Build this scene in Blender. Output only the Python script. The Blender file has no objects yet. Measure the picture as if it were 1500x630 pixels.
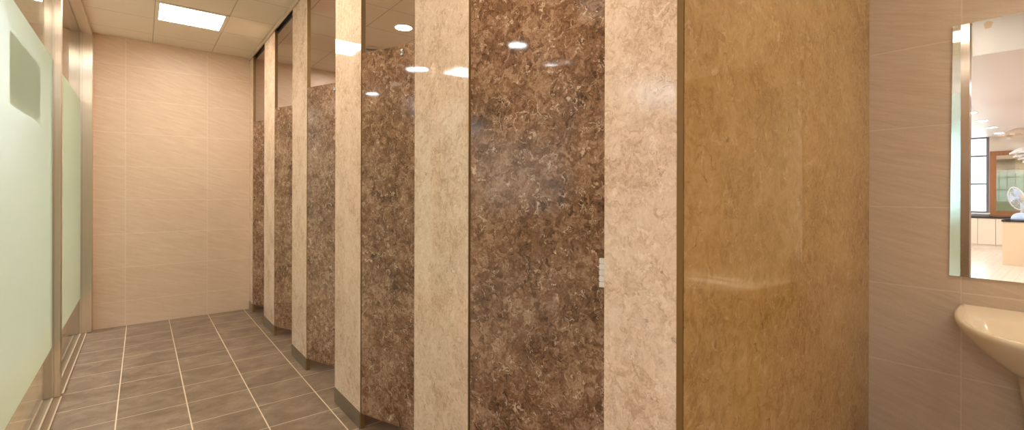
import bpy, bmesh, math, random
from mathutils import Vector, Matrix
random.seed(7)
C = bpy.context.scene
col = C.collection

# ------------------------------------------------------------------ camera
CAM_H = 1.18
cam_data = bpy.data.cameras.new('camera')
cam = bpy.data.objects.new('camera', cam_data)
col.objects.link(cam)
yaw, roll = 0.6770, 0.0024
fwd = Vector((math.sin(yaw), math.cos(yaw), 0)); right = Vector((math.cos(yaw), -math.sin(yaw), 0)); up = Vector((0, 0, 1))
r2 = right * math.cos(roll) + up * math.sin(roll)
u2 = up * math.cos(roll) - right * math.sin(roll)
cam.matrix_world = Matrix(((r2.x, u2.x, -fwd.x, 0), (r2.y, u2.y, -fwd.y, 0), (r2.z, u2.z, -fwd.z, CAM_H), (0, 0, 0, 1)))
cam_data.sensor_fit = 'HORIZONTAL'
cam_data.sensor_width = 36.0
cam_data.lens = 36.0 * 675.0 / 1500.0
cam_data.shift_y = -(315.0 - 282.2) / 1500.0
cam_data.clip_start = 0.02
C.camera = cam

# ------------------------------------------------------------------ world, exposure, light levels
world = bpy.data.worlds.new('World'); C.world = world
world.use_nodes = True
bg = world.node_tree.nodes.get('Background') or world.node_tree.nodes.new('ShaderNodeBackground')
bg.inputs[0].default_value = (0.80, 0.92, 1.0, 1)
bg.inputs[1].default_value = 2.2
C.view_settings.view_transform = 'Standard'
C.view_settings.look = 'None'
C.view_settings.gamma = 1.0
C.view_settings.use_curve_mapping = False
C.view_settings.exposure = 1.45
C.cycles.use_denoising = True
C.cycles.max_bounces = 10
C.cycles.diffuse_bounces = 5
C.cycles.glossy_bounces = 6
C.cycles.transparent_max_bounces = 16
C.cycles.sample_clamp_indirect = 6.0
WARM = (1.0, 0.84, 0.66)
COOL = (0.90, 0.95, 1.04)
PANEL_E = 11.0        # restroom ceiling light panels
DOWN_E = 75.0        # restroom downlights
WASH_E = 40.0         # downlights of the wash area
HALL_FILL_E = 14.0  # added, unseen fill panels lighting the hall
HALL_DOWN_E = 15.0   # hall downlights

# ------------------------------------------------------------------ key dimensions (metres)
XG = -0.400          # glass line on the left
XS = 0.850           # front of the stall row
XW = 2.183           # tiled wall with the mirror, also behind the stalls
YB = 5.294           # tiled wall at the far end
YE = 0.521           # end panel of the stall row
YR = -1.60           # wall behind the camera
ZC = 2.532           # restroom ceiling
HX = -10.40          # far wall of the hall
HZ = 2.45            # hall ceiling
HY0 = -4.0

# ------------------------------------------------------------------ node helpers
class NT:
    def __init__(self, name):
        self.m = bpy.data.materials.new(name); self.m.use_nodes = True
        self.t = self.m.node_tree; self.t.nodes.clear()
        self.out = self.t.nodes.new('ShaderNodeOutputMaterial')
    def n(self, kind, **kw):
        nd = self.t.nodes.new('ShaderNode' + kind)
        for k, v in kw.items(): setattr(nd, k, v)
        return nd
    def link(self, a, b): self.t.links.new(a, b)
    def put(self, sock, v):
        if hasattr(v, 'is_linked') or isinstance(v, bpy.types.NodeSocket): self.link(v, sock)
        else: sock.default_value = v
    def math(self, op, a, b=0.0, c=None, clamp=False):
        nd = self.n('Math', operation=op); nd.use_clamp = clamp
        self.put(nd.inputs[0], a); self.put(nd.inputs[1], b)
        if c is not None: self.put(nd.inputs[2], c)
        return nd.outputs[0]
    def mix(self, f, a, b, blend='MIX'):
        nd = self.n('Mix', data_type='RGBA', blend_type=blend)
        self.put(nd.inputs[0], f)
        for s, v in ((nd.inputs[6], a), (nd.inputs[7], b)):
            if isinstance(v, tuple): s.default_value = v if len(v) == 4 else v + (1,)
            else: self.link(v, s)
        return nd.outputs[2]
    def pos(self):
        g = self.n('NewGeometry'); s = self.n('SeparateXYZ'); self.link(g.outputs['Position'], s.inputs[0])
        return g.outputs['Position'], s.outputs
    def vec(self, x, y, z):
        nd = self.n('CombineXYZ')
        for i, v in enumerate((x, y, z)): self.put(nd.inputs[i], v)
        return nd.outputs[0]
    def noise(self, v, scale, detail=3.0, rough=0.5, dist=0.0, color=False):
        nd = self.n('TexNoise'); self.link(v, nd.inputs['Vector'])
        nd.inputs['Scale'].default_value = scale; nd.inputs['Detail'].default_value = detail
        nd.inputs['Roughness'].default_value = rough; nd.inputs['Distortion'].default_value = dist
        return nd.outputs['Color' if color else 'Fac']
    def ramp(self, f, stops):
        nd = self.n('ValToRGB'); self.link(f, nd.inputs[0])
        e = nd.color_ramp.elements
        while len(e) < len(stops): e.new(0.5)
        for el, (p, c) in zip(e, stops):
            el.position = p; el.color = c if len(c) == 4 else tuple(c) + (1,)
        return nd.outputs[0]
    def map(self, f, a, b, c=0.0, d=1.0):
        nd = self.n('MapRange'); self.put(nd.inputs[0], f)
        for i, v in enumerate((a, b, c, d)): nd.inputs[i + 1].default_value = v
        return nd.outputs[0]
    def bump(self, h, strength, dist=0.01):
        nd = self.n('Bump'); self.link(h, nd.inputs['Height'])
        nd.inputs['Strength'].default_value = strength; nd.inputs['Distance'].default_value = dist
        return nd.outputs[0]
    def bsdf(self, color, rough=0.5, metal=0.0, spec=0.5, normal=None, **kw):
        b = self.n('BsdfPrincipled')
        if isinstance(color, tuple): b.inputs['Base Color'].default_value = color + (1,)
        else: self.link(color, b.inputs['Base Color'])
        self.put(b.inputs['Roughness'], rough); b.inputs['Metallic'].default_value = metal
        b.inputs['Specular IOR Level'].default_value = spec
        if normal is not None: self.link(normal, b.inputs['Normal'])
        for k, v in kw.items(): b.inputs[k].default_value = v
        self.link(b.outputs[0], self.out.inputs[0])
        return b
    def grid(self, c, off, step, w):
        """line mask (1 on the joint) and cell index along one coordinate"""
        q = self.math('DIVIDE', self.math('SUBTRACT', c, off), step)
        fr = self.math('ABSOLUTE', self.math('SUBTRACT', self.math('FRACT', self.math('ADD', q, 0.5)), 0.5))
        d = self.math('MULTIPLY', fr, step)
        return self.map(d, w * 0.35, w * 0.65, 1.0, 0.0), self.math('FLOOR', q)

def plain(name, color, rough=0.5, metal=0.0, spec=0.5, grain=0.06, scale=40.0):
    t = NT(name); p, _ = t.pos()
    f = t.noise(p, scale, 3)
    c = t.mix(f, tuple(x * (1 - grain) for x in color), tuple(min(1, x * (1 + grain)) for x in color))
    t.bsdf(c, rough, metal, spec)
    return t.m

def laminate(name, dark, mid, light, fleck, fleck_amt=1.0, contrast=1.0, rough=0.045, scale=1.0):
    """pressed flake laminate: cloudy patches, torn chips and pale curled flecks under a gloss face"""
    t = NT(name); p, _ = t.pos()
    warp = t.noise(p, 22 * scale, 3, 0.6, 0, True)
    sub = t.n('VectorMath', operation='SUBTRACT'); t.link(warp, sub.inputs[0]); sub.inputs[1].default_value = (0.5, 0.5, 0.5)
    sc = t.n('VectorMath', operation='SCALE'); t.link(sub.outputs[0], sc.inputs[0]); sc.inputs['Scale'].default_value = 0.09
    ad = t.n('VectorMath', operation='ADD'); t.link(p, ad.inputs[0]); t.link(sc.outputs[0], ad.inputs[1])
    q = ad.outputs[0]
    vo = t.n('TexVoronoi'); t.link(q, vo.inputs['Vector']); vo.inputs['Scale'].default_value = 46 * scale
    hsv = t.n('RGBToBW'); t.link(vo.outputs['Color'], hsv.inputs[0])
    cloud = t.noise(p, 6 * scale, 5, 0.62, 0.4)
    fine = t.noise(q, 75 * scale, 5, 0.7, 0.3)
    v = t.math('ADD', t.math('MULTIPLY', hsv.outputs[0], 0.26 * contrast), t.math('MULTIPLY', cloud, 0.62))
    v = t.math('ADD', v, t.math('MULTIPLY', fine, 0.85))
    c = t.ramp(t.map(v, 0.63, 1.07), [(0.0, dark), (0.5, mid), (1.0, light)])
    # pale curled flecks
    def ridge(s, w, gate_s, g0, g1):
        r = t.noise(q, s * scale, 1.5, 0.5, 0.6)
        r = t.math('ABSOLUTE', t.math('SUBTRACT', r, 0.5))
        return t.math('MULTIPLY', t.map(r, 0, w, 1, 0), t.map(t.noise(p, gate_s * scale, 2), g0, g1))
    f = t.math('MAXIMUM', ridge(13, 0.015, 20, 0.53, 0.60), ridge(25, 0.020, 33, 0.52, 0.60))
    c = t.mix(t.math('MULTIPLY', f, fleck_amt), c, fleck)
    # dark torn cracks
    k = ridge(14, 0.012, 21, 0.58, 0.66)
    c = t.mix(t.math('MULTIPLY', k, 0.75), c, tuple(x * 0.55 for x in dark))
    nb = t.bump(t.noise(p, 14, 2), 0.022, 0.004)
    t.bsdf(c, rough, 0, 0.5, nb)
    return t.m

def wall_tile(name, haxis, hoff, hstep, zoff, zstep, base, streak, grout, flip=1):
    t = NT(name); p, s = t.pos()
    h = s[haxis]; z = s[2]
    if flip < 0: hh = t.math('MULTIPLY', h, -1.0)
    else: hh = h
    gh, ih = t.grid(h, hoff, hstep, 0.0042)
    gz, iz = t.grid(z, zoff, zstep, 0.0042)
    g = t.math('MAXIMUM', gh, gz)
    wn = t.n('TexWhiteNoise', noise_dimensions='2D'); t.link(t.vec(ih, iz, 0.0), wn.inputs['Vector'])
    rnd = wn.outputs['Value']
    a = math.radians(17)
    uu = t.math('SUBTRACT', t.math('MULTIPLY', hh, math.cos(a)), t.math('MULTIPLY', z, math.sin(a)))
    vv = t.math('ADD', t.math('MULTIPLY', hh, math.sin(a)), t.math('MULTIPLY', z, math.cos(a)))
    wv = t.noise(p, 5, 2)
    vv = t.math('ADD', vv, t.math('MULTIPLY', wv, 0.012))
    k = t.vec(t.math('MULTIPLY', uu, 6.0), t.math('MULTIPLY', vv, 62.0), t.math('MULTIPLY', rnd, 17.0))
    n1 = t.noise(k, 1.0, 7, 0.68, 0.25)
    n2 = t.noise(p, 3.0, 2)
    c = t.mix(t.map(n1, 0.30, 0.70), streak, base)
    c = t.mix(t.math('MULTIPLY', n2, 0.30), c, streak)
    c = t.mix(t.math('MULTIPLY', rnd, 0.10), c, streak)
    gr = t.noise(p, 420, 2, 0.7)
    c = t.mix(t.map(gr, 0.42, 0.72, 0.0, 0.40), c, tuple(x * 0.80 for x in streak))
    c = t.mix(t.math('MULTIPLY', g, 0.42), c, grout)
    hgt = t.math('SUBTRACT', t.math('MULTIPLY', n1, 0.5), g)
    t.bsdf(c, 0.34, 0, 0.4, t.bump(hgt, 0.22, 0.003))
    return t.m

def floor_tile():
    t = NT('floor_tile'); p, s = t.pos()
    gx, ix = t.grid(s[0], 0.5, 0.3005, 0.0058)
    gy, iy = t.grid(s[1], 2.850, 0.2882, 0.0058)
    g = t.math('MAXIMUM', gx, t.math('MULTIPLY', gy, 0.8))
    wn = t.n('TexWhiteNoise', noise_dimensions='2D'); t.link(t.vec(ix, iy, 0.0), wn.inputs['Vector'])
    r = wn.outputs['Value']
    k = t.vec(t.math('MULTIPLY', s[0], 6.5), t.math('MULTIPLY', s[1], 9.0), t.math('MULTIPLY', r, 23.0))
    n1 = t.noise(k, 1.0, 6, 0.65, 0.5)
    n2 = t.noise(p, 90, 5, 0.75)
    c = t.ramp(t.map(n1, 0.24, 0.70), [(0, FLOOR_DK), (0.55, FLOOR_MD), (1, FLOOR_LT)])
    c = t.mix(t.map(n2, 0.35, 0.75, 0.0, 0.45), c, FLOOR_DK)
    c = t.mix(t.math('MULTIPLY', r, 0.14), c, FLOOR_LT)
    c = t.mix(g, c, (0.80, 0.68, 0.55))
    t.bsdf(c, t.mix(g, (0.36,) * 3, (0.8,) * 3), 0, 0.4, t.bump(t.math('SUBTRACT', t.math('MULTIPLY', n2, 0.15), g), 0.25, 0.003))
    return t.m

def ceiling_tile():
    t = NT('ceiling_tile'); p, s = t.pos()
    gx, _ = t.grid(s[0], 0.075, 0.45, 0.007)
    gy, _ = t.grid(s[1], 4.115, 0.4475, 0.006)
    g = t.math('MAXIMUM', gx, gy)
    n = t.noise(p, 160, 3, 0.7)
    c = t.mix(n, (0.77, 0.665, 0.54), (0.85, 0.75, 0.62))
    c = t.mix(t.math('MULTIPLY', g, 0.6), c, (0.33, 0.26, 0.19))
    t.bsdf(c, 0.7, 0, 0.2, t.bump(t.math('SUBTRACT', t.math('MULTIPLY', n, 0.2), g), 0.3, 0.003))
    return t.m

ANISO = 0.0
def brushed(name, color, rough=0.28, spots=False):
    t = NT(name); p, s = t.pos()
    k = t.vec(t.math('MULTIPLY', s[0], 240.0), t.math('MULTIPLY', s[1], 240.0), t.math('MULTIPLY', s[2], 3.0))
    n = t.noise(k, 1.0, 3)
    c = t.mix(n, tuple(x * 0.86 for x in color), tuple(min(1, x * 1.1) for x in color))
    if spots:
        q = t.noise(p, 70, 1)
        lowm = t.map(s[2], 0.95, 0.55)
        c = t.mix(t.math('MULTIPLY', t.map(q, 0.66, 0.70), lowm), c, (0.85, 0.83, 0.8))
    b = t.bsdf(c, t.map(n, 0, 1, rough * 0.85, rough * 1.15), 1.0)
    b.inputs['Anisotropic'].default_value = 1.0
    tg = t.n('Tangent', direction_type='RADIAL', axis='Z'); t.link(tg.outputs[0], b.inputs['Tangent'])
    b.inputs['Anisotropic Rotation'].default_value = ANISO
    return t.m

def emit(name, color, e):
    t = NT(name); em = t.n('Emission'); em.inputs[0].default_value = color + (1,); em.inputs[1].default_value = e
    t.link(em.outputs[0], t.out.inputs[0]); return t.m

def clear_glass(name='clear_glass', tint=(0.95, 0.98, 0.95), ior=1.45):
    t = NT(name)
    tr = t.n('BsdfTransparent'); tr.inputs[0].default_value = tint + (1,)
    gl = t.n('BsdfGlossy'); gl.inputs['Roughness'].default_value = 0.0
    g = t.n('NewGeometry'); dt = t.n('VectorMath', operation='DOT_PRODUCT')
    t.link(g.outputs['Normal'], dt.inputs[0]); t.link(g.outputs['Incoming'], dt.inputs[1])
    f0 = ((ior - 1) / (ior + 1)) ** 2
    sch = t.math('POWER', t.math('SUBTRACT', 1.0, t.math('ABSOLUTE', dt.outputs['Value'])), 5.0)
    sch = t.math('ADD', t.math('MULTIPLY', sch, 1.0 - f0), f0, clamp=True)
    mx = t.n('MixShader'); t.link(sch, mx.inputs[0]); t.link(tr.outputs[0], mx.inputs[1]); t.link(gl.outputs[0], mx.inputs[2])
    t.link(mx.outputs[0], t.out.inputs[0]); return t.m

def frosted():
    """etched film: scatters most light forward, some evenly; no sharp reflection"""
    t = NT('frosted_film')
    rf = t.n('BsdfRefraction'); rf.inputs[0].default_value = (0.78, 0.84, 0.90, 1); rf.inputs['Roughness'].default_value = 0.38; rf.inputs['IOR'].default_value = 1.25
    tl = t.n('BsdfTranslucent'); tl.inputs[0].default_value = (0.46, 0.55, 0.38, 1)
    df = t.n('BsdfDiffuse'); df.inputs[0].default_value = (0.44, 0.53, 0.35, 1)
    a = t.n('MixShader'); a.inputs[0].default_value = 0.45
    t.link(tl.outputs[0], a.inputs[1]); t.link(df.outputs[0], a.inputs[2])
    b = t.n('MixShader'); b.inputs[0].default_value = 0.36
    t.link(a.outputs[0], b.inputs[1]); t.link(rf.outputs[0], b.inputs[2])
    t.link(b.outputs[0], t.out.inputs[0]); return t.m

def mirror_mat():
    t = NT('mirror_glass'); gl = t.n('BsdfGlossy'); gl.inputs['Roughness'].default_value = 0.0
    gl.inputs[0].default_value = (0.93, 0.95, 0.95, 1); t.link(gl.outputs[0], t.out.inputs[0]); return t.m

def wood_floor():
    t = NT('wood_floor'); p, s = t.pos()
    gy, iy = t.grid(s[1], 0.0, 0.12, 0.003)
    wn = t.n('TexWhiteNoise', noise_dimensions='1D'); t.link(iy, wn.inputs['W'])
    k = t.vec(t.math('MULTIPLY', s[0], 1.5), t.math('MULTIPLY', s[1], 30.0), t.math('MULTIPLY', wn.outputs['Value'], 9.0))
    n = t.noise(k, 1.0, 4, 0.6)
    c = t.mix(n, (0.66, 0.52, 0.39), (0.78, 0.65, 0.52))
    c = t.mix(t.math('MULTIPLY', gy, 0.4), c, (0.3, 0.2, 0.12))
    t.bsdf(c, 0.22, 0, 0.5)
    return t.m

def strip_tile():
    t = NT('tan_strip_tile'); p, s = t.pos()
    gx, _ = t.grid(s[0], -0.40, 0.3005, 0.006); gy, _ = t.grid(s[1], 2.850, 0.2882, 0.006)
    n = t.noise(p, 7, 5, 0.65)
    c = t.mix(n, (0.66, 0.43, 0.22), (0.86, 0.64, 0.38))
    c = t.mix(t.math('MULTIPLY', t.math('MAXIMUM', gx, gy), 0.7), c, (0.88, 0.76, 0.60))
    t.bsdf(c, 0.35, 0, 0.4)
    return t.m

def wood(name, a, b):
    t = NT(name); p, s = t.pos()
    k = t.vec(t.math('MULTIPLY', s[0], 30.0), t.math('MULTIPLY', s[1], 30.0), t.math('MULTIPLY', s[2], 2.5))
    t.bsdf(t.mix(t.noise(k, 1.0, 4, 0.6, 0.6), a, b), 0.35)
    return t.m

FLOOR_DK = (0.140, 0.098, 0.068); FLOOR_MD = (0.270, 0.200, 0.145); FLOOR_LT = (0.41, 0.32, 0.245)
M = {}
M['brown'] = laminate('brown_laminate', (0.060, 0.027, 0.012), (0.235, 0.123, 0.066), (0.46, 0.29, 0.19), (0.74, 0.56, 0.41), 0.9)
M['cream'] = laminate('cream_laminate', (0.52, 0.35, 0.235), (0.73, 0.555, 0.425), (0.84, 0.68, 0.55), (0.92, 0.80, 0.68), 0.6, 0.8)
M['tan'] = laminate('shade_tinted_laminate', (0.32, 0.19, 0.066), (0.44, 0.283, 0.108), (0.52, 0.352, 0.155), (0.62, 0.46, 0.26), 0.6, 0.7, scale=0.75)  # stall laminate in shade: the yellower, darker tone is put into the colour
M['band'] = plain('edge_band', (0.22, 0.135, 0.045), 0.45)
M['kick'] = plain('kick_plate', (0.135, 0.098, 0.066), 0.30, 0.0, 0.6, 0.10, 12)
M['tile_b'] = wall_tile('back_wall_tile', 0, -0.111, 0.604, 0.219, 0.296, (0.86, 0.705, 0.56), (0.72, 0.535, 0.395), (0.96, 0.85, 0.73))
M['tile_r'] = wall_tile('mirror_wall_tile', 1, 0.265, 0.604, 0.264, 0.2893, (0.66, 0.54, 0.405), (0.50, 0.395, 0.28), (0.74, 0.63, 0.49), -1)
M['floor'] = floor_tile()
M['ceil'] = ceiling_tile()
M['steel'] = brushed('brushed_steel', (0.76, 0.68, 0.59), 0.34)
M['steel_s'] = brushed('spotted_steel', (0.66, 0.58, 0.50), 0.34, True)
M['channel'] = brushed('channel_metal', (0.66, 0.60, 0.54), 0.40)
M['track'] = plain('track_metal', (0.34, 0.26, 0.17), 0.35, 0.7)
M['railm'] = plain('rail_metal', (0.70, 0.60, 0.48), 0.35, 0.3)
M['glass'] = clear_glass(ior=1.5)
M['winglass'] = clear_glass('window_glass')
M['frost'] = frosted()
M['mirror'] = mirror_mat()
M['panel_l'] = emit('panel_light', WARM, PANEL_E)
M['down_l'] = emit('downlight_glow', (1.0, 0.90, 0.78), DOWN_E)
M['wash_l'] = emit('wash_downlight_glow', (1.0, 0.90, 0.78), WASH_E)
M['hfill_l'] = emit('hall_fill_light', COOL, HALL_FILL_E)
M['hsmall_l'] = emit('small_hall_panel_light', COOL, 5.5)
M['hdown_l'] = emit('hall_downlight_glow', COOL, HALL_DOWN_E)
M['lframe'] = plain('light_frame', (0.78, 0.70, 0.60), 0.45)
M['white'] = plain('white_plastic', (0.80, 0.78, 0.76), 0.30, 0, 0.5, 0.02)
M['fanblue'] = plain('pale_blue_plastic', (0.55, 0.66, 0.86), 0.3, 0, 0.5, 0.02)
M['fanbeige'] = plain('beige_plastic', (0.80, 0.66, 0.48), 0.35, 0, 0.5, 0.02)
M['fanclear'] = clear_glass('fan_blade_plastic', (0.86, 0.92, 0.98))
M['ceramic'] = plain('ceramic_glaze', (0.78, 0.68, 0.50), 0.16, 0, 0.6, 0.01)
M['chrome'] = plain('dark_chrome', (0.30, 0.27, 0.24), 0.2, 0.9)
M['digit'] = plain('digit_white', (0.85, 0.82, 0.78), 0.4)
M['black'] = plain('dark_plastic_and_shade', (0.03, 0.026, 0.022), 0.4)  # also paints the shadow inside the head rail groove
M['paint'] = plain('hall_paint', (0.80, 0.74, 0.66), 0.55, 0, 0.4, 0.02, 5)
M['gpaint'] = plain('gloss_wall_paint', (0.76, 0.68, 0.58), 0.10, 0, 0.5, 0.02, 5)
M['hceil'] = plain('hall_ceiling_paint', (0.72, 0.63, 0.60), 0.45, 0, 0.4, 0.01, 8)
M['hceil_b'] = plain('partition_paint', (0.72, 0.66, 0.57), 0.6, 0, 0.3, 0.02, 8)
M['wfloor'] = wood_floor()
M['strip'] = strip_tile()
M['wframe'] = wood('frame_wood', (0.26, 0.10, 0.035), (0.42, 0.19, 0.075))
M['winframe'] = plain('window_frame_paint', (0.20, 0.18, 0.20), 0.4)
M['cab'] = plain('cabinet_paint', (0.78, 0.66, 0.50), 0.35, 0, 0.5, 0.01)
M['cabdark'] = plain('worktop_stone', (0.05, 0.035, 0.03), 0.18, 0, 0.5, 0.3, 90)
M['desk'] = plain('desk_paint', (0.74, 0.56, 0.36), 0.35, 0, 0.5, 0.02)
M['header'] = plain('header_panel', (0.76, 0.79, 0.84), 0.4, 0, 0.4, 0.01)
M['sticker'] = plain('sticker_paper', (0.66, 0.55, 0.42), 0.6)
def sheet(name, color):
    t = NT(name); tl = t.n('BsdfTranslucent'); tl.inputs[0].default_value = color + (1,)
    df = t.n('BsdfDiffuse'); df.inputs[0].default_value = color + (1,)
    a = t.n('MixShader'); a.inputs[0].default_value = 0.35
    t.link(tl.outputs[0], a.inputs[1]); t.link(df.outputs[0], a.inputs[2]); t.link(a.outputs[0], t.out.inputs[0]); return t.m
M['paper'] = sheet('notice_paper', (0.66, 0.645, 0.59))
M['paperedge'] = sheet('notice_border', (0.95, 0.95, 0.92))
M['petal'] = plain('white_petal', (0.86, 0.84, 0.82), 0.45, 0, 0.4, 0.02)
M['tanpetal'] = plain('tan_petal', (0.66, 0.53, 0.40), 0.45, 0, 0.4, 0.05)
M['bulb'] = emit('bulb_glow', (1.0, 0.93, 0.82), 3.0)
M['brass'] = plain('brass', (0.75, 0.58, 0.25), 0.3, 0.9)

# ------------------------------------------------------------------ mesh helpers
def tag(o, label=None, cat=None, group=None, kind=None):
    if label: o['label'] = label
    if cat: o['category'] = cat
    if group: o['group'] = group
    if kind: o['kind'] = kind
    return o

def thing(name, label, cat, loc=(0, 0, 0), rz=0.0, group=None):
    o = bpy.data.objects.new(name, None); col.objects.link(o)
    o.empty_display_size = 0.1
    o.location = loc; o.rotation_euler = (0, 0, rz)
    return tag(o, label, cat, group)

def link(name, bm, mat, parent=None, smooth=False):
    bmesh.ops.recalc_face_normals(bm, faces=bm.faces)
    me = bpy.data.meshes.new(name); bm.to_mesh(me); bm.free()
    me.materials.append(mat)
    if smooth:
        for f in me.polygons: f.use_smooth = True
    o = bpy.data.objects.new(name, me); col.objects.link(o)
    if parent: o.parent = parent
    return o

def bm_new(): return bmesh.new()

def add_box(bm, x0, x1, y0, y1, z0, z1, bevel=0.0, seg=2):
    vs = [bm.verts.new((x, y, z)) for x in (x0, x1) for y in (y0, y1) for z in (z0, z1)]
    idx = [(0, 1, 3, 2), (4, 6, 7, 5), (0, 4, 5, 1), (2, 3, 7, 6), (0, 2, 6, 4), (1, 5, 7, 3)]
    fs = [bm.faces.new([vs[i] for i in f]) for f in idx]
    if bevel > 0:
        es = set(e for f in fs for e in f.edges)
        bmesh.ops.bevel(bm, geom=list(es), offset=bevel, segments=seg, affect='EDGES', profile=0.7)
    return bm

def box(name, mat, parent, x0, x1, y0, y1, z0, z1, bevel=0.0015):
    bm = bm_new(); add_box(bm, x0, x1, y0, y1, z0, z1, bevel)
    return link(name, bm, mat, parent)

def add_lathe(bm, prof, n=32, center=(0, 0, 0), axis=None):
    """profile of (radius, height) spun about z"""
    rings = []
    mat = Matrix.Identity(4) if axis is None else Vector((0, 0, 1)).rotation_difference(Vector(axis)).to_matrix().to_4x4()
    for r, z in prof:
        if r < 1e-6:
            rings.append([bm.verts.new(mat @ Vector((0, 0, z)) + Vector(center))])
        else:
            rings.append([bm.verts.new(mat @ Vector((r * math.cos(2 * math.pi * k / n), r * math.sin(2 * math.pi * k / n), z)) + Vector(center)) for k in range(n)])
    for a, b in zip(rings, rings[1:]):
        for k in range(n):
            va = [a[0]] if len(a) == 1 else [a[k], a[(k + 1) % n]]
            vb = [b[0]] if len(b) == 1 else [b[(k + 1) % n], b[k]]
            if len(va) + len(vb) >= 3: bm.faces.new(va + vb)
    return bm

def add_tube(bm, pts, r, n=10):
    pts = [Vector(p) for p in pts]; rings = []
    for i, p in enumerate(pts):
        d = (pts[min(i + 1, len(pts) - 1)] - pts[max(i - 1, 0)]).normalized()
        a = d.orthogonal().normalized() if abs(d.z) < 0.99 else Vector((1, 0, 0))
        b = d.cross(a).normalized(); a = b.cross(d)
        rings.append([bm.verts.new(p + (a * math.cos(2 * math.pi * k / n) + b * math.sin(2 * math.pi * k / n)) * r) for k in range(n)])
    for x, y in zip(rings, rings[1:]):
        for k in range(n): bm.faces.new((x[k], x[(k + 1) % n], y[(k + 1) % n], y[k]))
    bm.faces.new(rings[0]); bm.faces.new(rings[-1])
    return bm

def add_ring_frame(bm, x0, x1, y0, y1, z0, z1, w):
    add_box(bm, x0, x1, y0, y0 + w, z0, z1); add_box(bm, x0, x1, y1 - w, y1, z0, z1)
    add_box(bm, x0, x0 + w, y0 + w, y1 - w, z0, z1); add_box(bm, x1 - w, x1, y0 + w, y1 - w, z0, z1)
    return bm

def structure(name, mat, x0, x1, y0, y1, z0, z1):
    o = box(name, mat, None, x0, x1, y0, y1, z0, z1, 0.0); tag(o, kind='structure'); return o

# ------------------------------------------------------------------ setting: restroom shell
structure('floor', M['floor'], XG - 0.06, XW + 0.1, YR - 0.1, YB + 0.1, -0.10, 0.0)
structure('ceiling', M['ceil'], XG - 0.06, XW + 0.1, YR - 0.1, YB + 0.1, ZC, ZC + 0.08)
structure('wall_back', M['tile_b'], XG - 0.9, XW + 0.1, YB, YB + 0.1, 0.0, ZC + 0.05)
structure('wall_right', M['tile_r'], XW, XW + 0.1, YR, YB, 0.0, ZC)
structure('wall_rear', M['tile_b'], XG - 0.05, XW, YR - 0.1, YR, 0.0, ZC)
structure('wall_left', M['hceil_b'], XG - 0.05, XG + 0.05, YR, -0.60, 0.0, ZC)
# setting: hall beyond the glass, seen in the mirror
structure('floor_strip', M['strip'], -1.60, XG - 0.06, HY0, YB, -0.08, 0.0)
structure('floor_hall', M['wfloor'], HX - 0.1, -1.60, HY0 - 0.1, YB + 0.1, -0.10, 0.0)
structure('ceiling_strip', M['ceil'], -1.60, XG - 0.06, HY0, YB, HZ, ZC + 0.08)
structure('ceiling_hall', M['hceil'], HX - 0.1, -1.60, HY0 - 0.1, YB + 0.1, HZ, ZC + 0.08)
structure('wall_hall_side', M['paint'], HX, XG - 0.9, YB, YB + 0.1, 0.0, HZ)
structure('wall_hall_near', M['paint'], HX, XG - 0.05, HY0 - 0.1, HY0, 0.0, HZ)
structure('wall_hall_partition', M['paint'], XG - 0.15, XG - 0.06, HY0, -0.60, 0.0, HZ)
# far hall wall with a window opening
WY0, WY1, WZ0, WZ1 = 1.345, 3.60, 0.75, 2.45
bm = bm_new()
add_box(bm, HX - 0.12, HX, HY0, WY0, 0, HZ); add_box(bm, HX - 0.12, HX, WY1, YB, 0, HZ)
add_box(bm, HX - 0.12, HX, WY0, WY1, 0, WZ0)
tag(link('wall_hall_far', bm, M['gpaint']), kind='structure')
win = thing('window_1', None, None, (0, 0, 0)); tag(win, kind='structure')
bm = bm_new(); fx0, fx1 = HX - 0.09, HX - 0.02
add_box(bm, fx0, fx1, WY0, WY0 + 0.05, WZ0, WZ1); add_box(bm, fx0, fx1, WY1 - 0.05, WY1, WZ0, WZ1)
add_box(bm, fx0, fx1, WY0 + 0.05, WY1 - 0.05, WZ0, WZ0 + 0.04); add_box(bm, fx0, fx1, WY0 + 0.05, WY1 - 0.05, WZ1 - 0.03, WZ1)
for z in (1.40, 2.03): add_box(bm, fx0, fx1, WY0 + 0.05, WY1 - 0.05, z - 0.02, z + 0.02)
y = 1.655
while y < WY1 - 0.1:
    for za, zb in ((WZ0 + 0.04, 1.38), (1.42, 2.01), (2.05, WZ1 - 0.03)): add_box(bm, fx0 + 0.005, fx1 - 0.005, y - 0.014, y + 0.014, za, zb)
    y += 0.29
link('window_frame', bm, M['winframe'], win)
box('window_glass', M['winglass'], win, HX - 0.06, HX - 0.054, WY0 + 0.05, WY1 - 0.05, WZ0 + 0.04, WZ1 - 0.03, 0)
box('window_sill', M['white'], win, HX - 0.10, HX + 0.06, WY0 - 0.02, WY1 + 0.02, WZ0 - 0.035, WZ0 - 0.001, 0.003)

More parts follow.
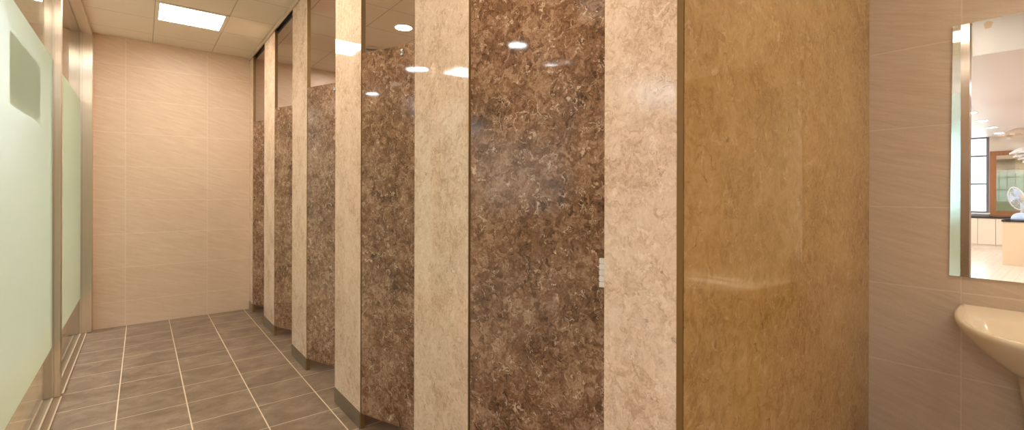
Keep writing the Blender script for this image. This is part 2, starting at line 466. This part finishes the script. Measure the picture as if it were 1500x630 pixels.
# ------------------------------------------------------------------ toilet stalls
PT = 0.024
ZR = 2.508                    # underside of the head rail lip
PIL = [(0.521, 0.710, 'cream laminate pilaster at the corner of the stall row, meeting the shade-tinted end panel'),
       (1.290, 1.680, 'wide cream laminate pilaster between stall doors one and two, lamp glints near its top'),
       (2.260, 2.648, 'cream laminate pilaster between doors 2 and 3, mirroring the square ceiling light'),
       (3.222, 3.599, 'cream laminate pilaster just beyond the door numbered 3'),
       (4.170, 4.577, 'narrow-looking cream laminate pilaster between the two farthest stall doors'),
       (5.112, YB - 0.001, 'thin cream laminate filler pilaster against the far tiled wall')]
for a, b, lab in PIL:
    t = thing('stall_pilaster', lab, 'pilaster', (XS, (a + b) / 2, 0), 0, 'cream pilasters of the stall row')
    h = (b - a) / 2
    box('panel', M['cream'], t, 0, PT, -h + 0.0012, h, 0.0, ZR + 0.004, 0.001)
    k = box('kick_plate', M['kick'], t, -0.003, -0.0002, -h + 0.0012, h, 0.0, 0.083, 0.0008)
    k['label'] = 'dark grey kick plate'
    e = box('edge_band', M['band'], t, 0.001, PT - 0.001, -h, -h + 0.0011, 0.0, ZR + 0.004, 0)
    e['label'] = 'brown edge band'

# text digits
def digit_mesh(ch, size):
    cu = bpy.data.curves.new('digit', 'FONT'); cu.body = ch; cu.size = size; cu.extrude = 0.0008
    cu.align_x = 'CENTER'; cu.align_y = 'CENTER'
    o = bpy.data.objects.new('digit', cu); col.objects.link(o)
    dg = bpy.context.evaluated_depsgraph_get(); dg.update()
    me = bpy.data.meshes.new_from_object(o.evaluated_get(dg)); bpy.data.objects.remove(o); bpy.data.curves.remove(cu)
    return me

DOORS = [(1.288, 21, None, 'large brown mottled stall door nearest the camera, with a white ribbed latch'),
         (2.258, 21, '2', 'brown mottled stall door with a number 2 badge at its top'),
         (3.221, 20.5, '3', 'brown mottled stall door with a number 3 badge at its top'),
         (4.168, 21, None, 'brown mottled stall door fourth from the camera, between two slim cream pilasters'),
         (5.110, 23, None, 'brown mottled stall door farthest away, beside the tiled end wall')]
DW = 0.556
DZ0, DZ1 = 0.082, 1.868
for hy, ang, num, lab in DOORS:
    # local frame: +x along the door from hinge to free edge, -y towards the corridor
    a = math.radians(ang)
    t = thing('stall_door', lab, 'stall door', (XS + 0.001, hy - 0.0095, 0), -math.pi / 2 + a, 'brown stall doors')
    box('door_panel', M['brown'], t, 0, DW, 0.0, 0.020, DZ0, DZ1, 0.0012)
    bm = bm_new(); add_box(bm, 0.001, DW - 0.001, 0.001, 0.019, DZ1 - 0.0005, DZ1 + 0.001); 
    link('top_band', bm, M['band'], t)
    if num:
        p = bm_new(); pts = [(0.0125 * math.cos(q * math.pi / 14), 0.0165 * math.sin(q * math.pi / 14)) for q in range(28)]
        add_lathe(p, [(0, 0), (0.0155, 0), (0.0155, 0.0025), (0.0135, 0.0035), (0, 0.0035)], 28, (0, 0, 0), (0, -1, 0))
        for v in p.verts: v.co = Vector((v.co.x * 0.82, v.co.y, v.co.z * 1.12)) + Vector((0.268, 0.0, 1.832))
        pl = link('number_badge', p, M['chrome'], t, True); pl['label'] = 'dark chrome badge numbered ' + num
        me = digit_mesh(num, 0.028); me.materials.clear(); me.materials.append(M['digit'])
        d = bpy.data.objects.new('digit', me); col.objects.link(d); d.parent = pl
        d.location = (0.268, -0.0042, 1.832); d.rotation_euler = (math.pi / 2, 0, 0)
    if hy < 1.5:
        la = bm_new()
        for q in range(5):
            z0 = 0.915 + q * 0.0166
            add_box(la, 0.449, 0.517, -0.012, 0.0, z0, z0 + 0.0150, 0.003)
        add_box(la, 0.451, 0.515, -0.007, 0.0, 0.917, 0.996)
        o = link('slide_latch', la, M['white'], t); o['label'] = 'white ribbed plastic slide latch'
    hb = bm_new()
    for z in (0.30, 1.62):
        add_lathe(hb, [(0, 0), (0.006, 0), (0.006, 0.07), (0, 0.07)], 12, (0.004, 0.026, z))
    link('hinge', hb, M['chrome'], t)

for yc, lab in ((1.487, 'cream laminate partition behind the wide pilaster between the first two stalls'),
                (2.455, 'cream laminate partition between the second and third stalls'),
                (3.412, 'cream laminate partition between the third and fourth stalls'),
                (4.375, 'cream laminate partition between the two farthest stalls')):
    t = thing('stall_partition', lab, 'partition', (0, yc, 0), 0, 'partitions between the stalls')
    box('panel', M['cream'], t, XS + PT + 0.001, XW - 0.001, -0.010, 0.010, 0.11, 1.868, 0.001)
    bm = bm_new()
    for x in (XS + 0.30, XW - 0.25): add_box(bm, x - 0.025, x + 0.025, -0.007, 0.007, 0.0, 0.111, 0.002)
    link('support_foot', bm, M['steel'], t)
t = thing('stall_end_panel', 'tall glossy shade-tinted laminate end panel between the stall corner and the mirror wall', 'end panel', (0, YE, 0))
box('panel', M['tan'], t, XS + PT + 0.003, XW - 0.001, 0.0, 0.024, 0.0, ZC - 0.001, 0.001)
t = thing('head_rail', 'slim beige metal head rail along the ceiling above the stall doors', 'rail', (0, 0, 0))
bm = bm_new()
add_box(bm, XS - 0.012, XS - 0.001, YE, YB - 0.001, ZR - 0.006, ZC - 0.001, 0.001)
link('front_lip', bm, M['railm'], t)
bm = bm_new()
add_box(bm, XS - 0.0009, XS + PT + 0.010, YE + 0.025, YB - 0.001, ZC - 0.012, ZC - 0.001)
add_box(bm, XS + PT + 0.001, XS + PT + 0.010, YE + 0.025, YB - 0.001, ZR - 0.012, ZC - 0.0125)
link('channel', bm, M['black'], t)  # black colour paints in the groove shadow above the openings

# ------------------------------------------------------------------ glass partition on the left
ZP = 2.500
def post(x0, x1, y0, y1, lab, mat):
    t = thing('steel_post', lab, 'post', ((x0 + x1) / 2, (y0 + y1) / 2, 0), 0, 'brushed steel posts of the glass partition')
    w = (x1 - x0) / 2; d = (y1 - y0) / 2
    box('column', mat, t, -w, w, -d, d, 0.004, ZP, 0.002)
    bm = bm_new()
    for s in (-1, 1):
        y_ = s * (d + 0.001)
        add_box(bm, -0.013, -0.005, min(y_, s * d), max(y_, s * d), 0.004, ZP)
        add_box(bm, 0.005, 0.013, min(y_, s * d), max(y_, s * d), 0.004, ZP)
    o = link('glazing_channel', bm, M['channel'], t); o['label'] = 'pale metal glazing channel'
    return t
P1 = (XG - 0.038, XG + 0.040, 3.678, 3.728)
post(*P1, 'brushed steel post nearer the camera, between the two frosted glass panels', M['steel'])
post(XG - 0.066, XG + 0.076, 5.205, YB - 0.002, 'broad brushed steel end post standing against the tiled back wall', M['steel'])
post(XG - 0.038, XG + 0.040, 0.530, 0.578, 'water-spotted steel door post seen only in the mirror, left of the doorway', M['steel_s'])

def glass(y0, y1, lab):
    t = thing('glass_panel', lab, 'glass panel', (XG, (y0 + y1) / 2, 0), 0, 'frosted glass partition panels')
    h = (y1 - y0) / 2
    o = box('glass', M['glass'], t, -0.005, 0.005, -h, h, 0.008, ZP, 0)
    o['label'] = 'clear glass above and below the frosting'
    bm = bm_new(); bm.faces.new([bm.verts.new(p) for p in ((0.0056, -h, 0.297), (0.0056, h, 0.297), (0.0056, h, 1.932), (0.0056, -h, 1.932))])
    f = link('frosted_film', bm, M['frost'], t)
    f['label'] = 'pale green frosted band'
    return t
glass(0.5795, 3.6765, 'tall pale green frosted glass panel at the left edge, nearest the camera')
glass(3.7295, 5.2035, 'farther frosted glass panel, between the two steel posts')

t = thing('floor_track', 'metal sill track on the floor under the glass partition', 'track', (XG, 0, 0))
box('base_strip', M['track'], t, -0.046, 0.046, -0.58, YB - 0.003, 0.0, 0.003, 0.0008)
bm = bm_new()
for a, b in ((-0.046, -0.040), (-0.010, -0.002), (0.002, 0.010), (0.040, 0.047)):
    for ya, yb in ((-0.58, 0.529), (0.579, 3.677), (3.729, 5.204)):
        add_box(bm, a, b, ya, yb, 0.003, 0.0065)
o = link('track_rib', bm, M['railm'], t); o['label'] = 'pale raised track ribs'
t = thing('header_rail', 'brushed metal header rail holding the glass partition at the ceiling', 'rail', (XG, 0, 0))
bm = bm_new()
add_box(bm, -0.068, -0.009, -0.58, YB - 0.002, ZP, ZC - 0.001, 0.001); add_box(bm, 0.009, 0.070, -0.58, YB - 0.002, ZP, ZC - 0.001, 0.001)
link('rail_body', bm, M['steel'], t)
box('groove_strip', M['channel'], t, -0.0085, 0.0085, -0.58, YB - 0.002, ZP + 0.003, ZC - 0.002, 0)
t = thing('door_header', 'plain grey header panel above the doorway, seen in the mirror', 'panel', (XG, 0, 0))
box('panel', M['header'], t, -0.010, 0.010, -0.58, 0.520, 2.186, ZP - 0.001, 0.001)
bm = bm_new(); pts = [(0.425, 2.372), (0.455, 2.368), (0.462, 2.405), (0.445, 2.425), (0.415, 2.410)]
lo = [bm.verts.new((0.0101, y_, z_)) for y_, z_ in pts]; hi = [bm.verts.new((0.0112, y_, z_)) for y_, z_ in pts]
bm.faces.new(lo); bm.faces.new(hi)
for i in range(5): bm.faces.new((lo[i], lo[(i + 1) % 5], hi[(i + 1) % 5], hi[i]))
link('sticker', bm, M['sticker'], t)

t = thing('notice_sheet', 'grey notice sheet showing faintly through the near frosted glass', 'notice', (XG - 0.012, 2.94, 1.66))
for nm, mt, za, zb in (('sheet', M['paper'], -0.112, 0.145), ('border_strip', M['paperedge'], -0.140, -0.1122)):
    bm = bm_new(); bm.faces.new([bm.verts.new(q) for q in ((0, -0.34, za), (0, 0.34, za), (0, 0.34, zb), (0, -0.34, zb))])
    link(nm, bm, mt, t)
# little brass catch on the floor beside the track
bm = bm_new(); add_tube(bm, [(XG - 0.030, 3.36, 0.004), (XG - 0.030, 3.36, 0.020), (XG - 0.030, 3.44, 0.020), (XG - 0.030, 3.44, 0.004)], 0.004, 8)
tag(link('floor_catch', bm, M['brass'], None, True), 'small brass catch loop on the sill track by the near glass panel', 'catch')

# ------------------------------------------------------------------ ceiling lights
def light_panel(name, x, y, z, w, d, mat, lab, group):
    t = thing(name, lab, 'ceiling light', (x, y, z), 0, group)
    bm = bm_new(); add_ring_frame(bm, -w / 2, w / 2, -d / 2, d / 2, -0.006, -0.0005, 0.024)
    link('frame', bm, M['lframe'], t)
    box('diffuser', mat, t, -w / 2 + 0.024, w / 2 - 0.024, -d / 2 + 0.024, d / 2 - 0.024, -0.004, -0.001, 0)
    return t
GRP = 'square restroom ceiling lights'
light_panel('ceiling_light', 0.300, 4.339, ZC, 0.448, 0.445, M['panel_l'], 'square glowing ceiling light panel over the far corridor floor', GRP)
light_panel('ceiling_light', 0.300, 2.549, ZC, 0.448, 0.445, M['panel_l'], 'square ceiling light panel overhead, halfway along the corridor', GRP)
light_panel('ceiling_light', 0.300, 0.759, ZC, 0.448, 0.445, M['panel_l'], 'square ceiling light panel overhead near the doorway', GRP)

def downlight(x, y, z, r, mat, lab, group, name='downlight'):
    t = thing(name, lab, 'downlight', (x, y, z), 0, group)
    bm = bm_new(); add_lathe(bm, [(r, -0.0005), (r + 0.012, -0.0005), (r + 0.010, -0.005), (r, -0.006), (r, -0.0005)], 40)
    link('trim_ring', bm, M['lframe'], t, True)
    bm = bm_new(); add_lathe(bm, [(0, -0.001), (r - 0.0005, -0.001), (r - 0.0005, -0.0035), (0, -0.0045)], 40)
    link('lens', bm, mat, t, True)
    return t
G2 = 'round downlights of the restroom'
downlight(1.670, 3.500, ZC, 0.066, M['down_l'], 'round downlight glowing above the door numbered 2', G2)
downlight(1.670, 2.550, ZC, 0.066, M['down_l'], 'round downlight in the second stall', G2)
downlight(1.670, 1.110, ZC, 0.066, M['down_l'], 'round downlight in the nearest stall', G2)
downlight(1.670, 4.780, ZC, 0.066, M['wash_l'], 'round downlight in the farthest stall', G2)
downlight(1.420, -0.120, ZC, 0.066, M['wash_l'], 'round downlight above the wash basin', G2)
downlight(1.150, -0.550, ZC, 0.066, M['wash_l'], 'added round fill light in the middle of the wash area', G2)  # extra lamp added to brighten the wash area and end panel
light_panel('ceiling_light', 1.200, -1.050, ZC, 0.448, 0.445, M['panel_l'], 'added square fill panel near the wall behind the wash area', GRP)  # extra unseen panel added to light the wash area
t = thing('ceiling_vent', 'small round ceiling vent above the top edge of the door numbered 2', 'vent', (1.680, 4.205, ZC))
bm = bm_new(); add_lathe(bm, [(0.062, -0.0005), (0.080, -0.0005), (0.078, -0.008), (0.064, -0.012), (0.062, -0.0005)], 36)
link('rim', bm, M['lframe'], t, True)
bm = bm_new(); add_lathe(bm, [(0, -0.002), (0.061, -0.002), (0.061, -0.001), (0, -0.001)], 36); link('duct', bm, M['black'], t)
bm = bm_new()
for r in (0.018, 0.034, 0.050): add_lathe(bm, [(r - 0.004, -0.010), (r + 0.003, -0.005), (r + 0.004, -0.006), (r - 0.003, -0.011), (r - 0.004, -0.010)], 30)
link('vent_ring', bm, M['lframe'], t, True)

# ------------------------------------------------------------------ mirror and wash basin
t = thing('wall_mirror', 'frameless wall mirror above the wash basin, reflecting the bright hall', 'mirror', (XW, 0, 0))
bm = bm_new()
cs = [(0.2945, 0.898), (-0.306, 0.898), (-0.314, 1.756), (0.2865, 1.756)]
bk = [bm.verts.new((-0.001, y_, z_)) for y_, z_ in cs]; fr = [bm.verts.new((-0.0065, y_, z_)) for y_, z_ in cs]
bm.faces.new(bk); bm.faces.new(fr)
for i in range(4): bm.faces.new((bk[i], bk[(i + 1) % 4], fr[(i + 1) % 4], fr[i]))
link('mirror_glass', bm, M['mirror'], t)

def basin():
    t = thing('wash_basin', 'cream ceramic wash basin on a pedestal below the mirror', 'wash basin', (XW, 0.0, 0))
    n = 56
    def ring(hw, dep, z, back=0.001, cx=0.0, e=2.6):
        """D-shaped loop: curved front, flat back; hw half width, dep depth of the front"""
        pts = []
        for k in range(n + 1):
            a = math.pi * k / n
            c, s = math.cos(a), math.sin(a)
            pts.append((-back - (dep - back) * abs(s) ** (2 / e), hw * math.copysign(abs(c) ** (2 / e), c), z))
        for k in range(1, 12):
            f = k / 12
            pts.append((-back, -hw + 2 * hw * f, z))
        return pts
    def skin(bm, rings, cap0=False, cap1=False):
        rs = [[bm.verts.new(p) for p in r] for r in rings]
        for a, b in zip(rs, rs[1:]):
            m = len(a)
            for k in range(m): bm.faces.new((a[k], a[(k + 1) % m], b[(k + 1) % m], b[k]))
        if cap0: bm.faces.new(rs[0])
        if cap1: bm.faces.new(rs[-1])
    bm = bm_new()
    R = []
    # underside from the pedestal up to the rim
    R.append(ring(0.138, 0.265, 0.640, 0.001, 0, 2.2))
    R.append(ring(0.150, 0.300, 0.652, 0.001, 0, 2.2))
    R.append(ring(0.175, 0.340, 0.672, 0.001, 0, 2.3))
    R.append(ring(0.215, 0.405, 0.712, 0.001, 0, 2.4))
    R.append(ring(0.243, 0.450, 0.748, 0.001, 0, 2.5))
    R.append(ring(0.258, 0.474, 0.775, 0.001, 0, 2.6))
    R.append(ring(0.266, 0.484, 0.789, 0.001, 0, 2.6))
    R.append(ring(0.268, 0.487, 0.797, 0.001, 0, 2.6))
    R.append(ring(0.266, 0.484, 0.804, 0.001, 0, 2.6))
    R.append(ring(0.260, 0.477, 0.806, 0.006, 0, 2.6))
    # over the rim and down into the bowl, leaving a deck along the wall
    R.append(ring(0.252, 0.468, 0.805, 0.014, 0, 2.6))
    R.append(ring(0.246, 0.461, 0.799, 0.030, 0, 2.5))
    R.append(ring(0.240, 0.455, 0.790, 0.090, 0, 2.5))
    R.append(ring(0.230, 0.446, 0.776, 0.115, 0, 2.4))
    R.append(ring(0.205, 0.420, 0.735, 0.130, 0, 2.3))
    R.append(ring(0.165, 0.380, 0.695, 0.150, 0, 2.2))
    R.append(ring(0.100, 0.320, 0.672, 0.185, 0, 2.1))
    R.append(ring(0.028, 0.268, 0.665, 0.225, 0, 2.0))
    skin(bm, R, True, True)
    link('bowl', bm, M['ceramic'], t, True)
    bm = bm_new()
    S = [ring(0.122, 0.225, 0.0, 0.015), ring(0.120, 0.222, 0.03, 0.015), ring(0.110, 0.210, 0.06, 0.015), ring(0.108, 0.208, 0.30, 0.015), ring(0.117, 0.222, 0.50, 0.015), ring(0.134, 0.250, 0.6395, 0.015)]
    skin(bm, S, True, True)
    link('pedestal', bm, M['ceramic'], t, True)
    bm = bm_new(); add_lathe(bm, [(0, 0.668), (0.022, 0.668), (0.020, 0.671), (0, 0.670)], 24, (-0.247, 0, 0)); link('drain', bm, M['chrome'], t, True)
    return t
basin()

# ------------------------------------------------------------------ the hall seen in the mirror
GH = 'round downlights in a row on the hall ceiling'
for i, x in enumerate((-4.45, -5.78, -7.06, -8.34, -9.62)):
    lab = ['hall ceiling downlight in the mirror, highest and nearest of the row', 'hall ceiling downlight in the mirror, second of the row',
           'hall ceiling downlight in the mirror, third of the row', 'hall ceiling downlight in the mirror, fourth of the row',
           'hall ceiling downlight in the mirror, lowest of the row, beside the window'][i]
    downlight(x, 1.13, HZ, 0.072, M['hdown_l'], lab, GH, 'hall_downlight')
GP = 'square hall ceiling lights beyond the glass'
light_panel('hall_light_panel', -0.95, 4.12, HZ, 0.36, 0.36, M['hsmall_l'], 'small square hall ceiling light mirrored on the wide cream pilaster', GP)
for x, y, lab in ((-2.8, 4.7, 'added square fill light in the corner of the hall nearest the glass'), (-4.4, 3.4, 'added square fill light out beyond the doorway'),
                  (-3.2, -0.7, 'added square fill light opposite the mirror'), (-5.7, 3.4, 'added square fill light deeper in the hall'),
                  (-5.7, -1.0, 'added square fill light above the desk end of the hall'), (-8.3, 3.2, 'added square fill light close to the hall window'), (-8.3, -1.0, 'added square fill light in the far corner of the hall')):
    light_panel('hall_light_panel', x, y, HZ, 0.90, 0.60, M['hfill_l'], lab, GP)  # large panels added out of view to light the hall
for x, y, lab in ((-0.53, 4.28, 'hall downlight just outside the far glass panel'), (-1.58, 1.49, 'hall downlight whose glint shows high on the nearest door'),
                  (-2.29, 1.25, 'hall downlight whose fainter glint shows on the nearest door'), (-1.53, 2.91, 'hall downlight glinting at the edge of the door numbered 2'),
                  (-2.57, 3.87, 'hall downlight glinting beside the number 2 door hinge side')):
    downlight(x, y, HZ, 0.08, M['hdown_l'], lab, 'hall downlights outside the glass partition', 'hall_downlight')

for i, (y1, y0) in enumerate(((2.03, 1.755), (1.755, 1.48), (1.48, 1.205), (1.205, 0.93), (0.93, 0.655))):
    lab = ['cream base cabinet farthest left, hidden behind the mirrored post', 'cream base cabinet in the mirror, just right of the steel post',
           'cream base cabinet in the mirror, middle one under the window', 'cream base cabinet in the mirror, under the wooden frame beside the desk',
           'cream base cabinet mostly behind the hall desk'][i]
    t = thing('base_cabinet', lab, 'cabinet', (HX, (y0 + y1) / 2, 0), 0, 'cream base cabinets along the far hall wall')
    w = (y1 - y0) / 2 - 0.001
    box('body', M['cab'], t, 0.001, 0.440, -w, w, 0.07, 0.648, 0.001)
    box('plinth', M['cab'], t, 0.001, 0.435, -w, w, 0.0, 0.0695, 0)
    box('door', M['cab'], t, 0.4405, 0.460, -w + 0.002, w - 0.002, 0.08, 0.645, 0.002)
o = box('worktop', M['cabdark'], None, HX + 0.001, HX + 0.480, 0.60, 2.06, 0.6485, 0.690, 0.003)
tag(o, 'dark stone worktop on the cream cabinets below the hall window', 'worktop')

t = thing('framed_mirror', 'mirror in a wide reddish-brown wooden frame standing on the hall worktop', 'framed mirror', (HX, 0, 0))
bm = bm_new()
fy0, fy1, fz0, fz1, fw = -0.20, 1.335, 0.7205, 2.122, 0.103
def frm(bm, x0, x1):
    add_box(bm, x0, x1, fy0, fy1, fz0, fz0 + fw * 0.8, 0.004); add_box(bm, x0, x1, fy0, fy1, fz1 - fw, fz1, 0.004)
    add_box(bm, x0, x1, fy0, fy0 + fw, fz0 + fw * 0.8, fz1 - fw, 0.004); add_box(bm, x0, x1, fy1 - fw, fy1, fz0 + fw * 0.8, fz1 - fw, 0.004)
frm(bm, 0.003, 0.045)
bm2 = bm_new(); add_box(bm2, 0.004, 0.030, fy0 + fw, fy1 - fw, fz0 + fw * 0.8, fz1 - fw)
link('frame', bm, M['wframe'], t)
link('mirror_glass', bm2, M['mirror'], t)
# ledge that carries the framed mirror above the worktop
o = box('ledge', M['wframe'], None, HX + 0.001, HX + 0.10, -0.22, 1.338, 0.6905, 0.720, 0.003)
tag(o, 'narrow wooden ledge on the worktop under the framed mirror', 'ledge')

t = thing('desk', 'pale tan hall desk with a dark top, carrying the white fan', 'desk', (-6.80, 0.40, 0))
bm = bm_new(); add_box(bm, -0.70, -0.004, -0.47, 0.462, 0.0, 0.716, 0.003); link('body', bm, M['desk'], t)
box('top', M['cabdark'], t, -0.715, 0.012, -0.485, 0.475, 0.7165, 0.748, 0.004)

def fan():
    fx, fy, fz = -7.12, 0.685, 0.749
    t = thing('desk_fan', 'white desk fan with a round wire cage standing on the hall desk', 'fan', (fx, fy, fz))
    bm = bm_new(); add_lathe(bm, [(0, 0), (0.105, 0), (0.108, 0.012), (0.100, 0.045), (0.075, 0.085), (0.035, 0.11), (0, 0.115)], 36)
    o = link('base', bm, M['fanblue'], t, True); o['label'] = 'pale blue domed base'
    bm = bm_new(); add_tube(bm, [(0, -0.02, 0.10), (0, -0.03, 0.20), (0, -0.05, 0.36)], 0.020, 14); link('pole', bm, M['white'], t, True)
    ax = Vector((0.52, 0.80, -0.20)).normalized()
    hc = Vector((0, -0.045, 0.375))
    bm = bm_new(); add_lathe(bm, [(0, -0.10), (0.04, -0.095), (0.058, -0.06), (0.060, 0.03), (0.045, 0.06), (0, 0.062)], 28, hc, ax)
    o = link('motor_housing', bm, M['fanbeige'], t, True); o['label'] = 'beige motor housing'
    rot = Vector((0, 0, 1)).rotation_difference(ax).to_matrix()
    fc = hc + ax * 0.10
    bm = bm_new(); R = 0.190
    def circ(r, h, rad):
        pts = [fc + rot @ Vector((r * math.cos(k * math.pi / 24), r * math.sin(k * math.pi / 24), h)) for k in range(49)]
        add_tube(bm, pts, rad, 6)
    circ(R, 0.0, 0.008); circ(R * 0.62, 0.045, 0.0022); circ(R * 0.62, -0.045, 0.0022); circ(0.045, 0.055, 0.004)
    for k in range(28):
        a = 2 * math.pi * k / 28; c, s = math.cos(a), math.sin(a)
        for sg in (1, -1):
            pts = [fc + rot @ Vector((r * c, r * s, sg * h)) for r, h in ((0.045, 0.055), (0.12, 0.047), (0.18, 0.026), (R, 0.0))]
            add_tube(bm, pts, 0.0016, 4)
    link('cage', bm, M['white'], t, True)
    bm = bm_new()
    for k in range(3):
        a0 = 2 * math.pi * k / 3
        g = []
        for i in range(6):
            r = 0.03 + 0.145 * i / 5; row = []
            for j in range(6):
                a = a0 + (j / 5) * (0.55 + 0.55 * i / 5)
                row.append(bm.verts.new(fc + rot @ Vector((r * math.cos(a), r * math.sin(a), 0.018 - 0.036 * j / 5))))
            g.append(row)
        for i in range(5):
            for j in range(5): bm.faces.new((g[i][j], g[i + 1][j], g[i + 1][j + 1], g[i][j + 1]))
    add_lathe(bm, [(0, 0.03), (0.022, 0.028), (0.028, 0.0), (0.028, -0.03), (0, -0.03)], 20, fc, ax)
    link('blade', bm, M['fanblue'], t, True)
fan()
bm = bm_new(); add_box(bm, -6.93, -6.86, 0.775, 0.845, 0.7485, 0.765, 0.004)
tag(link('small_box', bm, M['black']), 'small dark box on the near corner of the hall desk', 'box')

def pendant():
    cx, cy = -5.0, 0.40
    t = thing('pendant_lamp', 'white ruffled petal pendant lamp with broad tan upper petals, seen in the mirror', 'pendant lamp', (cx, cy, 0))
    bm = bm_new(); add_tube(bm, [(0, 0, 1.78), (0, 0, HZ - 0.02)], 0.006, 8); link('cord', bm, M['white'], t, True)
    bm = bm_new(); add_lathe(bm, [(0, HZ - 0.03), (0.06, HZ - 0.025), (0.065, HZ - 0.001), (0, HZ - 0.001)], 28); link('canopy', bm, M['white'], t, True)
    def petal(bm, a, r0, r1, z0, z1, w, lift):
        d = Vector((math.cos(a), math.sin(a), 0)); s = Vector((-math.sin(a), math.cos(a), 0))
        top, bot = [], []
        NI, NJ = 7, 7
        for i in range(NI):
            f = i / (NI - 1); r = r0 + (r1 - r0) * f; z = z0 + (z1 - z0) * f + lift * math.sin(f * math.pi)
            hw = w * (0.35 + 0.65 * math.sin(min(1.0, f * 1.15 + 0.05) * math.pi * 0.5)) * (1.0 if f < 0.8 else math.sqrt(max(0.05, 1 - ((f - 0.8) / 0.21) ** 2)))
            rt, rb = [], []
            for j in range(NJ):
                g = -1 + 2 * j / (NJ - 1)
                p = d * r + s * (hw * g) + Vector((0, 0, z - 0.25 * hw * g * g + 0.008 * math.sin(9 * g + 5 * a)))
                rt.append(bm.verts.new(p)); rb.append(bm.verts.new(p - Vector((0, 0, 0.004))))
            top.append(rt); bot.append(rb)
        for i in range(NI - 1):
            for j in range(NJ - 1):
                bm.faces.new((top[i][j], top[i + 1][j], top[i + 1][j + 1], top[i][j + 1]))
                bm.faces.new((bot[i][j], bot[i][j + 1], bot[i + 1][j + 1], bot[i + 1][j]))
        for i in range(NI - 1):
            bm.faces.new((top[i][0], bot[i][0], bot[i + 1][0], top[i + 1][0])); bm.faces.new((top[i][-1], top[i + 1][-1], bot[i + 1][-1], bot[i][-1]))
        for j in range(NJ - 1):
            bm.faces.new((top[0][j], top[0][j + 1], bot[0][j + 1], bot[0][j])); bm.faces.new((top[-1][j], bot[-1][j], bot[-1][j + 1], top[-1][j + 1]))
    for q in range(7):
        bm = bm_new(); petal(bm, 2 * math.pi * q / 7 + 1.35, 0.05, 0.36, 2.06, 1.985, 0.13, 0.05)
        o = link('upper_petal', bm, M['tanpetal'], t, True); o['label'] = 'broad tan upper petal'
    for k, (r, z) in enumerate(((0.26, 1.735), (0.225, 1.69), (0.185, 1.65), (0.145, 1.61), (0.10, 1.575))):
        bm = bm_new()
        for q in range(12 - k): petal(bm, 2 * math.pi * (q + 0.5 * (k % 2)) / (12 - k), 0.02, r, z + 0.085, z, r * 0.32, 0.035)
        o = link('petal_tier', bm, M['petal'], t, True); o['label'] = 'white ruffled petal tier'
    bm = bm_new(); add_lathe(bm, [(0, 1.57), (0.03, 1.58), (0.045, 1.61), (0.03, 1.645), (0, 1.655)], 20); link('bulb', bm, M['bulb'], t, True)
pendant()
